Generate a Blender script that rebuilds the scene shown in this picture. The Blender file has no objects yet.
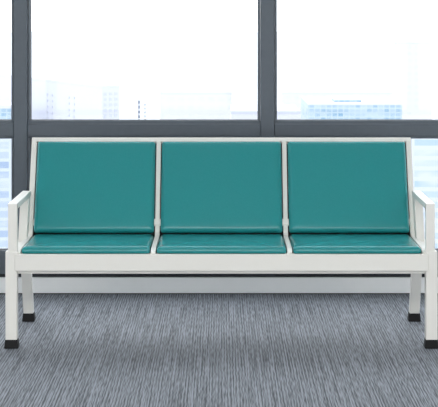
import bpy, bmesh, math, random
from mathutils import Vector, Matrix
random.seed(7)
SC = bpy.context.scene
COL = SC.collection
F, D, H, CX, HY = 1560.0, 6.5, 1.39, 221.5, 15.0       # focal length in px, distance, eye height, vanishing point
WY = 1.27                                              # inner face of the window wall

# ------------------------------------------------------------------ materials
def mat(name, col, rough=.5, metal=0, spec=.5, coat=0):
    m = bpy.data.materials.new(name); m.use_nodes = True
    b = m.node_tree.nodes['Principled BSDF']
    b.inputs['Base Color'].default_value = (*col, 1)
    b.inputs['Roughness'].default_value = rough
    b.inputs['Metallic'].default_value = metal
    b.inputs['Specular IOR Level'].default_value = spec
    b.inputs['Coat Weight'].default_value = coat
    return m
def nodes(m): return m.node_tree.nodes, m.node_tree.links, m.node_tree.nodes['Principled BSDF']

def speckle(m, c0, c1, scale, bump=0.0):
    """fine procedural mottling between two colours, with optional grain bump"""
    n, l, b = nodes(m)
    tc = n.new('ShaderNodeTexCoord'); nz = n.new('ShaderNodeTexNoise'); nz.inputs['Scale'].default_value = scale
    nz.inputs['Detail'].default_value = 3
    r = n.new('ShaderNodeValToRGB')
    r.color_ramp.elements[0].color = (*c0, 1); r.color_ramp.elements[1].color = (*c1, 1)
    r.color_ramp.elements[0].position = .3; r.color_ramp.elements[1].position = .7
    l.new(tc.outputs['Object'], nz.inputs['Vector']); l.new(nz.outputs['Fac'], r.inputs['Fac'])
    l.new(r.outputs['Color'], b.inputs['Base Color'])
    if bump:
        bp = n.new('ShaderNodeBump'); bp.inputs['Strength'].default_value = bump; bp.inputs['Distance'].default_value = .001
        l.new(nz.outputs['Fac'], bp.inputs['Height']); l.new(bp.outputs['Normal'], b.inputs['Normal'])
    return m

M_white = speckle(mat('white_powder_coat', (.80, .79, .76), .38), (.80, .78, .725), (.82, .80, .745), 300, .02)
M_vinyl = speckle(mat('teal_vinyl', (.012, .225, .23), .25, spec=.45), (.016, .240, .246), (.021, .258, .264), 240, .03)
M_rubber = mat('black_rubber', (.004, .004, .0045), .6, spec=.25)
M_frame = speckle(mat('slate_aluminium', (.10, .125, .15), .36), (.078, .098, .118), (.084, .105, .127), 40)
M_gasket = mat('dark_gasket', (.012, .015, .02), .6)
M_base = speckle(mat('painted_kerb', (.82, .84, .84), .5), (.86, .87, .86), (.88, .89, .88), 15)
M_wall = speckle(mat('wall_paint', (.78, .78, .77), .8), (.77, .77, .76), (.80, .80, .79), 6)
M_ceil = speckle(mat('ceiling_tile', (.8, .8, .8), .9), (.78, .78, .78), (.82, .82, .82), 30)

def carpet():
    m = mat('striped_carpet', (.2, .22, .25), .75, spec=.35)
    n, l, b = nodes(m)
    tc = n.new('ShaderNodeTexCoord')
    def noise(sx, sy, detail):
        mp = n.new('ShaderNodeMapping'); mp.inputs['Scale'].default_value = (sx, sy, 1)
        l.new(tc.outputs['Object'], mp.inputs['Vector'])
        z = n.new('ShaderNodeTexNoise'); z.inputs['Scale'].default_value = 1; z.inputs['Detail'].default_value = detail
        l.new(mp.outputs['Vector'], z.inputs['Vector']); return z
    a = noise(210, 1.8, 1)      # long pile lines running towards the window
    c = noise(330, 12, 0)      # short broken threads
    e = noise(1.3, 1.1, 2)     # broad wear
    mx = n.new('ShaderNodeMath'); mx.operation = 'MULTIPLY_ADD'; mx.inputs[1].default_value = .6
    l.new(a.outputs['Fac'], mx.inputs[0])
    wv = n.new('ShaderNodeTexWave'); wv.bands_direction = 'X'; wv.inputs['Scale'].default_value = 28; wv.inputs['Distortion'].default_value = 2.2
    wv.inputs['Detail'].default_value = 1; wv.inputs['Detail Scale'].default_value = .6
    l.new(tc.outputs['Object'], wv.inputs['Vector'])
    wa = n.new('ShaderNodeMath'); wa.operation = 'MULTIPLY_ADD'; wa.inputs[1].default_value = .14; wa.inputs[2].default_value = -.07
    l.new(wv.outputs['Fac'], wa.inputs[0])
    ws = n.new('ShaderNodeMath'); l.new(wa.outputs[0], ws.inputs[1])
    m2 = n.new('ShaderNodeMath'); m2.operation = 'MULTIPLY'; m2.inputs[1].default_value = .4
    l.new(c.outputs['Fac'], m2.inputs[0]); l.new(m2.outputs[0], ws.inputs[0]); l.new(ws.outputs[0], mx.inputs[2])
    r = n.new('ShaderNodeValToRGB')
    r.color_ramp.elements[0].position = .36; r.color_ramp.elements[1].position = .64
    r.color_ramp.elements[0].color = (.048, .055, .066, 1); r.color_ramp.elements[1].color = (.285, .31, .345, 1)
    l.new(mx.outputs[0], r.inputs['Fac'])
    hs = n.new('ShaderNodeMixRGB'); hs.blend_type = 'MULTIPLY'; hs.inputs['Fac'].default_value = .25
    l.new(r.outputs['Color'], hs.inputs['Color1']); l.new(e.outputs['Fac'], hs.inputs['Color2'])
    l.new(hs.outputs['Color'], b.inputs['Base Color'])
    bp = n.new('ShaderNodeBump'); bp.inputs['Strength'].default_value = .35; bp.inputs['Distance'].default_value = .002
    l.new(mx.outputs[0], bp.inputs['Height']); l.new(bp.outputs['Normal'], b.inputs['Normal'])
    return m
M_carpet = carpet()

def glass():
    m = bpy.data.materials.new('window_glass'); m.use_nodes = True
    n, l = m.node_tree.nodes, m.node_tree.links; n.clear()
    o = n.new('ShaderNodeOutputMaterial'); mx = n.new('ShaderNodeMixShader')
    t = n.new('ShaderNodeBsdfTransparent'); t.inputs['Color'].default_value = (.97, .985, 1, 1)
    g = n.new('ShaderNodeBsdfGlossy'); g.inputs['Roughness'].default_value = .02
    lw = n.new('ShaderNodeLayerWeight'); lw.inputs['Blend'].default_value = .5
    pw = n.new('ShaderNodeMath'); pw.operation = 'POWER'; pw.inputs[1].default_value = 5; l.new(lw.outputs['Facing'], pw.inputs[0])
    ma = n.new('ShaderNodeMath'); ma.operation = 'MULTIPLY_ADD'; ma.inputs[1].default_value = .6; ma.inputs[2].default_value = .03
    l.new(pw.outputs[0], ma.inputs[0]); l.new(ma.outputs[0], mx.inputs[0]); l.new(t.outputs[0], mx.inputs[1]); l.new(g.outputs[0], mx.inputs[2])
    l.new(mx.outputs[0], o.inputs['Surface']); return m
M_glass = glass()

def facade(name, wall, win, bw, bh, mortar, rough=.5, vary=.5):
    """rows of windows on a far facade: brick texture, bricks = glazing, mortar = wall"""
    m = mat(name, wall, rough)
    n, l, b = nodes(m)
    tc = n.new('ShaderNodeTexCoord'); sp = n.new('ShaderNodeSeparateXYZ'); l.new(tc.outputs['Object'], sp.inputs[0])
    ad = n.new('ShaderNodeMath'); l.new(sp.outputs['X'], ad.inputs[0]); l.new(sp.outputs['Y'], ad.inputs[1])
    cb = n.new('ShaderNodeCombineXYZ'); l.new(ad.outputs[0], cb.inputs['X']); l.new(sp.outputs['Z'], cb.inputs['Y'])
    br = n.new('ShaderNodeTexBrick'); br.offset = 0; br.inputs['Scale'].default_value = 1
    br.inputs['Brick Width'].default_value = bw; br.inputs['Row Height'].default_value = bh
    br.inputs['Mortar Size'].default_value = mortar; br.inputs['Mortar Smooth'].default_value = .2
    w2 = tuple(c + (v - c) * vary for c, v in zip(win, wall))
    br.inputs['Color1'].default_value = (*win, 1); br.inputs['Color2'].default_value = (*w2, 1)
    br.inputs['Mortar'].default_value = (*wall, 1)
    mp = n.new('ShaderNodeMapping'); mp.inputs['Scale'].default_value = (.10, .30, 1); l.new(cb.outputs[0], mp.inputs['Vector'])
    nz = n.new('ShaderNodeTexNoise'); nz.inputs['Scale'].default_value = 1; nz.inputs['Detail'].default_value = 4; l.new(mp.outputs[0], nz.inputs['Vector'])
    rp = n.new('ShaderNodeValToRGB'); rp.color_ramp.elements[0].position = .50; rp.color_ramp.elements[1].position = .70
    l.new(nz.outputs['Fac'], rp.inputs['Fac'])
    mx = n.new('ShaderNodeMixRGB'); l.new(rp.outputs['Color'], mx.inputs['Fac'])       # blinds drawn in some of the windows
    l.new(br.outputs['Color'], mx.inputs['Color1']); mx.inputs['Color2'].default_value = (*wall, 1)
    l.new(cb.outputs[0], br.inputs['Vector']); l.new(mx.outputs['Color'], b.inputs['Base Color'])
    return m

# ------------------------------------------------------------------ mesh helpers
def box(bm, x0, x1, y0, y1, z0, z1):
    r = bmesh.ops.create_cube(bm, size=1)
    for v in r['verts']:
        v.co = ((x0 + x1) / 2 + v.co.x * (x1 - x0), (y0 + y1) / 2 + v.co.y * (y1 - y0), (z0 + z1) / 2 + v.co.z * (z1 - z0))
    return r['verts']
def prism(bm, poly, x0, x1):
    """polygon in (y, z) extruded along x"""
    a = [bm.verts.new((x0, y, z)) for y, z in poly]; b = [bm.verts.new((x1, y, z)) for y, z in poly]
    n = len(poly)
    bm.faces.new(a[::-1]); bm.faces.new(b)
    for i in range(n):
        bm.faces.new((a[i], a[(i + 1) % n], b[(i + 1) % n], b[i]))
def fillet(pts, r, n=6):
    out = [pts[0]]
    for i in range(1, len(pts) - 1):
        p, a, c = Vector(pts[i]), Vector(pts[i - 1]), Vector(pts[i + 1])
        ua, uc = (a - p).normalized(), (c - p).normalized()
        s, e = p + ua * r, p + uc * r
        for k in range(n + 1):
            t = k / n
            out.append(tuple((1 - t) ** 2 * s + 2 * t * (1 - t) * p + t * t * e))
    out.append(pts[-1]); return out
def strip(bm, path, th, x0, x1):
    """flat bar: path in (y, z) is its outer (upper/front) line; th goes to the right of the direction of travel"""
    P = [Vector(p) for p in path]; off = []
    for i, p in enumerate(P):
        d = Vector((0, 0))
        if i: d += (p - P[i - 1]).normalized()
        if i < len(P) - 1: d += (P[i + 1] - p).normalized()
        d.normalize(); nrm = Vector((d.y, -d.x))
        k = 1.0
        if 0 < i < len(P) - 1:
            d1 = (p - P[i - 1]).normalized(); k = 1 / max(.3, d.dot(d1))
        off.append(p + nrm * th * k)
    n = len(P); V = []
    for p, q in zip(P, off):
        V.append([bm.verts.new((x0, *p)), bm.verts.new((x1, *p)), bm.verts.new((x1, *q)), bm.verts.new((x0, *q))])
    for i in range(n - 1):
        for k in range(4):
            bm.faces.new((V[i][k], V[i][(k + 1) % 4], V[i + 1][(k + 1) % 4], V[i + 1][k]))
    bm.faces.new(V[0][::-1]); bm.faces.new(V[-1])
def obj(name, bm, m, parent=None, bevel=0, seg=3, smooth=True):
    bmesh.ops.recalc_face_normals(bm, faces=bm.faces[:])
    if parent is not None:
        w = parent.location.copy()
        if parent.parent: w = w + parent.parent.location
        bmesh.ops.translate(bm, verts=bm.verts[:], vec=-w)
    me = bpy.data.meshes.new(name); bm.to_mesh(me); bm.free()
    me.materials.append(m)
    o = bpy.data.objects.new(name, me); COL.objects.link(o)
    if parent is not None: o.parent = parent
    if bevel:
        md = o.modifiers.new('bevel', 'BEVEL'); md.width = bevel; md.segments = seg; md.limit_method = 'ANGLE'
        md.angle_limit = math.radians(40); md.harden_normals = True
        for p in me.polygons: p.use_smooth = True
    elif smooth == 'all':
        for p in me.polygons: p.use_smooth = True
    return o
def B(): return bmesh.new()
def struct(name, bm, m, parent=None, bevel=0):
    o = obj(name, bm, m, parent, bevel)
    if parent is None: o['kind'] = 'structure'
    return o
def thing(name, label, cat, loc, group=None):
    o = bpy.data.objects.new(name, None); COL.objects.link(o); o.location = loc; o.empty_display_size = .1
    o['label'] = label; o['category'] = cat
    if group: o['group'] = group
    return o

# ------------------------------------------------------------------ room shell
XL, XR, YB, ZC = -6.06, 6.3, -8.6, 2.9
bm = B(); box(bm, XL, XR, YB, WY + .20, -.15, 0); struct('floor', bm, M_carpet)
bm = B(); box(bm, XL, XR, YB, WY + .20, ZC, ZC + .2); struct('ceiling', bm, M_ceil)
bm = B(); box(bm, XL - .15, XL, YB, WY + .20, 0, ZC); struct('wall_left', bm, M_wall)
bm = B(); box(bm, XR, XR + .15, YB, WY + .20, 0, ZC); struct('wall_right', bm, M_wall)
bm = B(); box(bm, XL, XR, YB - .15, YB, 0, .25); box(bm, XL, XR, YB - .15, YB, 2.72, ZC); struct('wall_back', bm, M_wall)
# white kerb below the glazing, a dark shadow joint above it
bm = B(); box(bm, XL, XR, WY, WY + .2, .004, .0815); struct('baseboard_front', bm, M_base, bevel=.003)
bm = B(); box(bm, XL, XR, WY + .018, WY + .12, .0815, .099); struct('trim_1', bm, M_gasket)
bm = B(); box(bm, XL, XR, WY + .001, WY + .02, 0, .004); struct('kerb_shadow', bm, M_gasket)  # dark strip coloured in for the shadow line at the kerb's foot

# curtain wall: bays of mullion, bottom rail, transom, head rail and two panes each
PITCH, MW = 1.2306, .093
x_first = -1.048 - 4 * PITCH
GZ0, TZ0, TZ1, HZ = .215, .775, .863, 2.78
for k in range(10):
    x0 = x_first + k * PITCH; x1 = x0 + MW; xn = min(x0 + PITCH, XR)
    if x0 > XR - .2: break
    bm = B()
    box(bm, x0 + .012, x1 - .012, WY, WY + .11, .099, ZC)
    w = struct('window_%d' % (k + 1), bm, M_frame, bevel=.004)
    a, b_ = x1 - .012, xn + .012
    bm = B(); box(bm, a, b_, WY + .004, WY + .10, .099, GZ0 - .006); struct('bottom_rail', bm, M_frame, w, .004)
    bm = B(); box(bm, a, b_, WY + .004, WY + .10, TZ0 + .010, TZ1 - .016); struct('transom', bm, M_frame, w, .004)
    bm = B(); box(bm, a, b_, WY + .004, WY + .10, HZ + .012, ZC); struct('head_rail', bm, M_frame, w, .004)
    a, b_ = x1, xn
    for z0, z1, top in ((GZ0, TZ0, 0), (TZ1, HZ, 1)):
        # glazing bead: four thin strips set back from the mullion face, dark gasket line behind
        lo = .018 if top else .008
        bm = B()
        box(bm, a - .010, a, WY + .012, WY + .07, z0 - .008, z1 + .008); box(bm, b_, b_ + .010, WY + .012, WY + .07, z0 - .008, z1 + .008)
        box(bm, a - .011, b_ + .011, WY + .012, WY + .07, z0 - lo, z0); box(bm, a - .011, b_ + .011, WY + .012, WY + .07, z1, z1 + .012)
        struct('glazing_bead', bm, M_frame, w, .002)
        bm = B(); gy0, gy1 = WY + .03, WY + .066
        box(bm, a - .001, a + (.002 if top else .006), gy0, gy1, z0, z1); box(bm, b_ - .002, b_ + .001, gy0, gy1, z0, z1)
        box(bm, a, b_, gy0, gy1, z0 - .001, z0 + .003); box(bm, a, b_, gy0, gy1, z1 - .003, z1 + .001)
        struct('gasket', bm, M_gasket, w)
        bm = B(); box(bm, a + .001, b_ - .001, WY + .048, WY + .054, z0 + .001, z1 - .001)
        struct('glass_pane', bm, M_glass, w)

# glazing added behind the viewer, out of view, to light bench front and kerb
for k in range(6):
    x0 = XL + k * (XR - XL) / 6; x1 = XL + (k + 1) * (XR - XL) / 6
    bm = B()
    for c in ((x0, x0 + .06, .25, 2.72), (x1 - .06, x1, .25, 2.72), (x0 + .06, x1 - .06, .25, .31), (x0 + .06, x1 - .06, 2.66, 2.72)):
        box(bm, c[0], c[1], YB - .12, YB - .02, c[2], c[3])
    w = struct('window_%d' % (k + 21), bm, M_frame)
    bm = B(); box(bm, x0 + .05, x1 - .05, YB - .074, YB - .068, .30, 2.67); struct('glass_pane', bm, M_glass, w)

# ------------------------------------------------------------------ the three-seat bench
bench = thing('waiting_bench', 'white metal three-seat waiting bench with teal padded seats and backs, in front of the window', 'bench', (0, .3, 0))
XO, XI = .862, .838           # outer frame bar
TOPY, TOPZ, BY, BZ = .592, .829, .418, .430
XC = .285                     # dividers

# front rail under the pads, with a set-back lip
bm = B(); box(bm, -XO, XO, -.006, .030, .3225, .3945); obj('front_rail', bm, M_white, bench, .004)
bm = B(); box(bm, -.852, .852, .018, .030, .309, .325); obj('rail_lip', bm, M_white, bench, .002)
# L-shaped bars: seat arm bending up into the back upright
def l_bar(x0, x1, name):
    bm = B()
    path = fillet([(.002, .399), (.030, .413), (BY, .412), (TOPY, TOPZ)], .03, 8)
    strip(bm, path, .026, x0, x1)
    obj(name, bm, M_white, bench, .003)
l_bar(-XO, -XI, 'side_bar'); l_bar(XI, XO, 'side_bar')
l_bar(-XC - .010, -XC + .010, 'divider_bar'); l_bar(XC - .010, XC + .010, 'divider_bar')
rec = Vector((TOPY - BY, TOPZ - BZ)).normalized()        # direction up the back
nor = Vector((-rec.y, rec.x))                            # out of the back, towards the sitter
def back_pt(t, n):                                       # t along the upright from the bend, n outwards
    return (BY + rec.x * t + nor.x * n, BZ + rec.y * t + nor.y * n)
LB = (Vector((TOPY, TOPZ)) - Vector((BY, BZ))).length
def back_rail(t0, t1, n0, n1, name, xe):
    bm = B(); prism(bm, [back_pt(t0, n0), back_pt(t0, n1), back_pt(t1, n1), back_pt(t1, n0)], -xe, xe)
    obj(name, bm, M_white, bench, .004)
back_rail(LB - .016, LB + .005, -.026, .001, 'top_rail', XO)
back_rail(.03, .06, -.026, -.004, 'lower_back_rail', XI)
bm = B(); box(bm, -.85, .85, .385, .425, .350, .388); obj('rear_seat_rail', bm, M_white, bench, .003)
for yy in (.13, .26):
    bm = B(); box(bm, -.845, .845, yy, yy + .03, .366, .388); obj('seat_crossbar', bm, M_white, bench, .003)

def pad(name, xa, xb, O, U, N, length, th, r, crown, rc):
    """upholstered pad: concentric rounded rectangles rising over a soft edge to a slight crown.
       O = (y, z) of the lower/near edge, U along the pad, N its normal"""
    w, h = (xb - xa), length
    cx_, cy_ = (xa + xb) / 2, h / 2
    rings = []
    def ring(e, z):
        hw, hh, rr = w / 2 - e, h / 2 - e, max(rc - e * .6, .002)
        pts = []
        for (sx, sy, a0) in ((1, 1, 0), (-1, 1, 90), (-1, -1, 180), (1, -1, 270)):
            for k in range(7):
                a = math.radians(a0 + 15 * k)
                pts.append((sx * (hw - rr) + rr * math.cos(a), sy * (hh - rr) + rr * math.sin(a)))
            # straight run to the next corner
            nx, ny = {(1, 1): (-1, 1), (-1, 1): (-1, -1), (-1, -1): (1, -1), (1, -1): (1, 1)}[(sx, sy)]
            a = math.radians(a0 + 90)
            p0 = Vector(pts[-1]); p1 = Vector((nx * (hw - rr) + rr * math.cos(a), ny * (hh - rr) + rr * math.sin(a)))
            for k in range(1, 8): pts.append(tuple(p0.lerp(p1, k / 8)))
        rings.append([(x, y, z) for x, y in pts])
    ring(.004, 0.0); ring(.001, .003); ring(0, th * .35); ring(0, th - r)
    for k in range(1, 7):
        a = math.radians(15 * k)
        ring(r * (1 - math.cos(a)), th - r + r * math.sin(a))
    m = min(w, h) / 2
    for t in (.12, .22, .35, .5, .65, .8, .92, .985):
        e = r + (m - r) * t
        ring(e, th + crown * (1 - (1 - t) ** 2.2))
    bm = B(); V = []
    for rg in rings:
        row = []
        for x, y, z in rg:
            yz = (O[0] + U[0] * (cy_ + y) + N[0] * z, O[1] + U[1] * (cy_ + y) + N[1] * z)
            row.append(bm.verts.new((cx_ + x, *yz)))
        V.append(row)
    n = len(V[0])
    for a, b in zip(V, V[1:]):
        for k in range(n): bm.faces.new((a[k], a[(k + 1) % n], b[(k + 1) % n], b[k]))
    bm.faces.new(V[0][::-1]); bm.faces.new(V[-1])
    return obj(name, bm, M_vinyl, bench, smooth='all')
PG = .0042
cols = [(-XI + PG, -XC - .010 - PG), (-XC + .010 + PG, XC - .010 - PG), (XC + .010 + PG, XI - PG)]
for xa, xb in cols:
    pad('seat_pad', xa, xb, (-.003, .3955), (1, -.012), (.012, 1), .425, .029, .018, .003, .012)
for xa, xb in cols:
    O = back_pt(-.006, -.018)
    pad('backrest_pad', xa, xb, O, (rec.x, rec.y), (nor.x, nor.y), LB - .0105, .042, .022, .003, .012)

# dark boards added behind the pads, blocking sky and blackening the shadow gaps
for xa, xb in ((-XI, -XC - .010), (-XC + .010, XC - .010), (XC + .010, XI)):
    bm = B(); prism(bm, [back_pt(-.03, -.026), back_pt(-.03, -.0185), back_pt(LB - .017, -.0185), back_pt(LB - .017, -.026)], xa, xb)
    obj('back_board', bm, M_rubber, bench)
    bm = B(); box(bm, xa, xb, .032, .425, .386, .3900); obj('seat_board', bm, M_rubber, bench)

# end frames: legs, side rail and looped armrest
for s in (-1, 1):
    def X(a, b): return (min(s * a, s * b), max(s * a, s * b))
    x0, x1 = X(.852, .901)
    bm = B(); box(bm, x0, x1, 0, .045, .034, .405); fl = obj('front_leg', bm, M_white, bench, .004)
    def cap(par, cx_, cy_, hx, hy):
        bm = B(); v = box(bm, cx_ - hx, cx_ + hx, cy_ - hy, cy_ + hy, 0, .037)
        for q in v:
            if q.co.z < .01: q.co.x = cx_ + (q.co.x - cx_) * 1.17; q.co.y = cy_ + (q.co.y - cy_) * 1.17
        o = obj('foot_cap', bm, M_rubber, par, .003); o['label'] = 'black rubber foot cap'
    cap(fl, (x0 + x1) / 2, .0225, .0255, .0235)
    x0, x1 = X(.854, .899)
    bm = B(); prism(bm, [(.578, .034), (.622, .034), (.474, .385), (.430, .385)], x0, x1)
    rl = obj('rear_leg', bm, M_white, bench, .004)
    cap(rl, (x0 + x1) / 2, .600, .0245, .0235)
    bm = B(); box(bm, x0, x1, .040, .475, .358, .400); obj('side_rail', bm, M_white, bench, .004)
    x0, x1 = X(.852, .890)
    bm = B()
    path = fillet([(.004, .398), (.004, .604), (.478, .604)], .009, 4)
    strip(bm, path, .024, x0, x1)
    ar = obj('armrest', bm, M_white, bench, .003)
    bm = B(); prism(bm, [(.318, .398), (.375, .398), (.458, .584), (.401, .584)], x0, x1)
    obj('armrest_post', bm, M_white, ar, .003)

# ------------------------------------------------------------------ the city outside, seen from a high floor; haze put into pale, weak-contrast colours
GZ = -95.0
def at(px, py, dist):                                   # a pixel of the photograph at a distance from the camera
    s = F / dist
    return Vector(((px - CX) / s, dist - D, H - (py - HY) / s))
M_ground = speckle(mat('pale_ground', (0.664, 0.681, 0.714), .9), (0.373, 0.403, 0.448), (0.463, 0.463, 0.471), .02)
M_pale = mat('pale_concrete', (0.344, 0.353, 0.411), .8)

M_win = mat('hazed_window', (0.299, 0.311, 0.365), .5)
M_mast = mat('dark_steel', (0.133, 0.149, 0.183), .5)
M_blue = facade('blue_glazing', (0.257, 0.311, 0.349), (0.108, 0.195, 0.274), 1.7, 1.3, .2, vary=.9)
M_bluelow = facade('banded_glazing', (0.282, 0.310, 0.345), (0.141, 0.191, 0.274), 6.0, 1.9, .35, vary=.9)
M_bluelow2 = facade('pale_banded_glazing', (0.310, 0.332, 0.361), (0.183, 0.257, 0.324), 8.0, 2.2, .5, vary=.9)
M_faint = facade('hazed_facade', (0.365, 0.369, 0.411), (0.344, 0.353, 0.403), 4.0, 3.4, .9)
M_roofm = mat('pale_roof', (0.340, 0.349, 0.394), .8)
bm = B(); bmesh.ops.create_circle(bm, cap_ends=True, segments=96, radius=9000)
bmesh.ops.translate(bm, verts=bm.verts[:], vec=(0, 0, GZ)); g = struct('ground', bm, M_ground)

def block(name, label, px0, px1, py, dist, depth, m, roof=M_roofm, turn=0.0, parapet=1.0):
    a, b = at(px0, py, dist), at(px1, py, dist)
    w, top = b.x - a.x, a.z
    t = thing(name, label, 'building', ((a.x + b.x) / 2, dist - D, GZ))
    def rot(bm):
        bmesh.ops.rotate(bm, verts=bm.verts[:], cent=(t.location.x, t.location.y, 0), matrix=Matrix.Rotation(turn, 3, 'Z'))
    bm = B(); box(bm, a.x, b.x, dist - D, dist - D + depth, GZ, top - parapet); rot(bm); obj('walls', bm, m, t)
    bm = B(); box(bm, a.x - .05, b.x + .05, dist - D - .05, dist - D + depth + .05, top - parapet, top); rot(bm); obj('roof', bm, roof, t)
    return t, a, b, top, rot
def pane(t, rot, x0, x1, z0, z1, y, m=M_win):
    bm = B(); box(bm, x0, x1, y - .12, y + .1, z0, z1); rot(bm); return obj('window', bm, m, t)

# long pale block behind the left pane, receding to the left
def corner_block(name, label, pa, pb, depth, m):
    A, Bp = at(*pa), at(*pb)
    d = Vector((Bp.x - A.x, Bp.y - A.y)); L = d.length; d /= L; nb = Vector((-d.y, d.x))
    t = thing(name, label, 'building', ((A.x + Bp.x) / 2, (A.y + Bp.y) / 2, GZ))
    top = (A.z + Bp.z) / 2
    M = Matrix(((d.x, nb.x, 0, A.x), (d.y, nb.y, 0, A.y), (0, 0, 1, 0), (0, 0, 0, 1)))
    def put(name, m, *c):
        bm = B(); box(bm, *c); bmesh.ops.transform(bm, matrix=M, verts=bm.verts[:]); return obj(name, bm, m, t)
    put('walls', m, 0, L, 0, depth, GZ, top - .6); put('roof', M_roofm, -.05, L + .05, -.05, depth + .05, top - .6, top)
    return put, L, top
put, L, top = corner_block('office_block', 'long pale office block behind the big left pane, roof line sloping to the right', (-12, 72.5, 500), (102, 86, 410), 4.9, M_pale)
for j in range(6):
    for u in (.30, .345, .56, .60, .74, .78):
        put('window', M_win, L * u, L * u + 1.5, -.1, .1, top - 4.6 - j * 1.7, top - 4.0 - j * 1.7)
    for v in (.5, 2.0, 3.5):
        put('window', M_win, L - .1, L + .1, v, v + .8, top - 2.6 - j * 1.45, top - 1.8 - j * 1.45)
# slender dark mast
def mast(label, px, py, dist, hw):
    p = at(px, py, dist)
    t = thing('steel_mast', label, 'mast', (p.x, dist - D, GZ))
    bm = B(); box(bm, p.x - hw * .45, p.x + hw * .45, p.y - hw * .45, p.y + hw * .45, GZ, p.z); obj('pole', bm, M_mast, t)
    for k in range(5):
        z = p.z - .5 - k * 1.3
        bm = B(); box(bm, p.x - hw, p.x + hw, p.y - hw, p.y + hw, z - .75, z); obj('platform', bm, M_mast, t)
mast('tall dark slender mast with stacked platforms right of the pale office block', 139, 99, 420, .34)
mast('short grey mast just right of the taller dark mast', 145, 102, 520, .24)
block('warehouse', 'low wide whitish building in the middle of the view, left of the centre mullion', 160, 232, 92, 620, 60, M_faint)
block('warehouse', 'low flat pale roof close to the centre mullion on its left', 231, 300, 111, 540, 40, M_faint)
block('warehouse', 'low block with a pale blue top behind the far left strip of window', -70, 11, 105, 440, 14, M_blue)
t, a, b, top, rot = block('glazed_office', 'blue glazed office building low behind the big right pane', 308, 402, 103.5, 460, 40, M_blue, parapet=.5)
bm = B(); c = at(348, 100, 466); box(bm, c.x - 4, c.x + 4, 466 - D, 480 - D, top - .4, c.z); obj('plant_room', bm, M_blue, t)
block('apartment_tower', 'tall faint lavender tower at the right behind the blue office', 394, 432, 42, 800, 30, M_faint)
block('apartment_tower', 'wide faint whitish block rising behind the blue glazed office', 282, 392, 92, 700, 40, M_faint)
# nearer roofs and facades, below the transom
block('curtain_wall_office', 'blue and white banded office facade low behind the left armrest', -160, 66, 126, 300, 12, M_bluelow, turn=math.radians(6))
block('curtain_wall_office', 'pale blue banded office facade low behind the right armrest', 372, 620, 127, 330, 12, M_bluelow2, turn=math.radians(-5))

# ------------------------------------------------------------------ light
w = bpy.data.worlds.new('sky'); SC.world = w; w.use_nodes = True
n, l = w.node_tree.nodes, w.node_tree.links
bg = n['Background']; bg.inputs['Color'].default_value = (.95, .975, 1, 1); bg.inputs['Strength'].default_value = 3.2
sun = bpy.data.lights.new('sun', 'SUN'); sun.energy = .9; sun.angle = math.radians(8)
so = bpy.data.objects.new('sun', sun); COL.objects.link(so)
so.rotation_euler = Vector((.35, .75, -.65)).to_track_quat('-Z', 'Y').to_euler()
def lamp(x, y, sx, sy, power, col=(1, .955, .885)):  # unseen area lights added under the ceiling to brighten the bench
    L = bpy.data.lights.new('fill_lamp', 'AREA'); L.shape = 'RECTANGLE'; L.size = sx; L.size_y = sy; L.energy = power; L.color = col
    o = bpy.data.objects.new('fill_lamp', L); COL.objects.link(o); o.location = (x, y, ZC - .02)
for x in (-3.4, 0, 3.4):
    for y, p in ((-6.3, 112), (-.35, 4)):
        lamp(x, y, 1.8, .9, p)

# ------------------------------------------------------------------ camera
cd = bpy.data.cameras.new('camera'); cam = bpy.data.objects.new('camera', cd); COL.objects.link(cam)
cam.location = (0, -D, H); cam.rotation_euler = (math.radians(90), 0, 0)
cd.sensor_width = 36; cd.lens = F * 36 / 438
cd.shift_x = -(CX - 219) / 438; cd.shift_y = -(203.5 - HY) / 438
cd.clip_end = 20000
SC.camera = cam
vs = SC.view_settings
vs.view_transform = 'Standard'; vs.look = 'None'; vs.gamma = 1; vs.use_curve_mapping = False; vs.exposure = .30
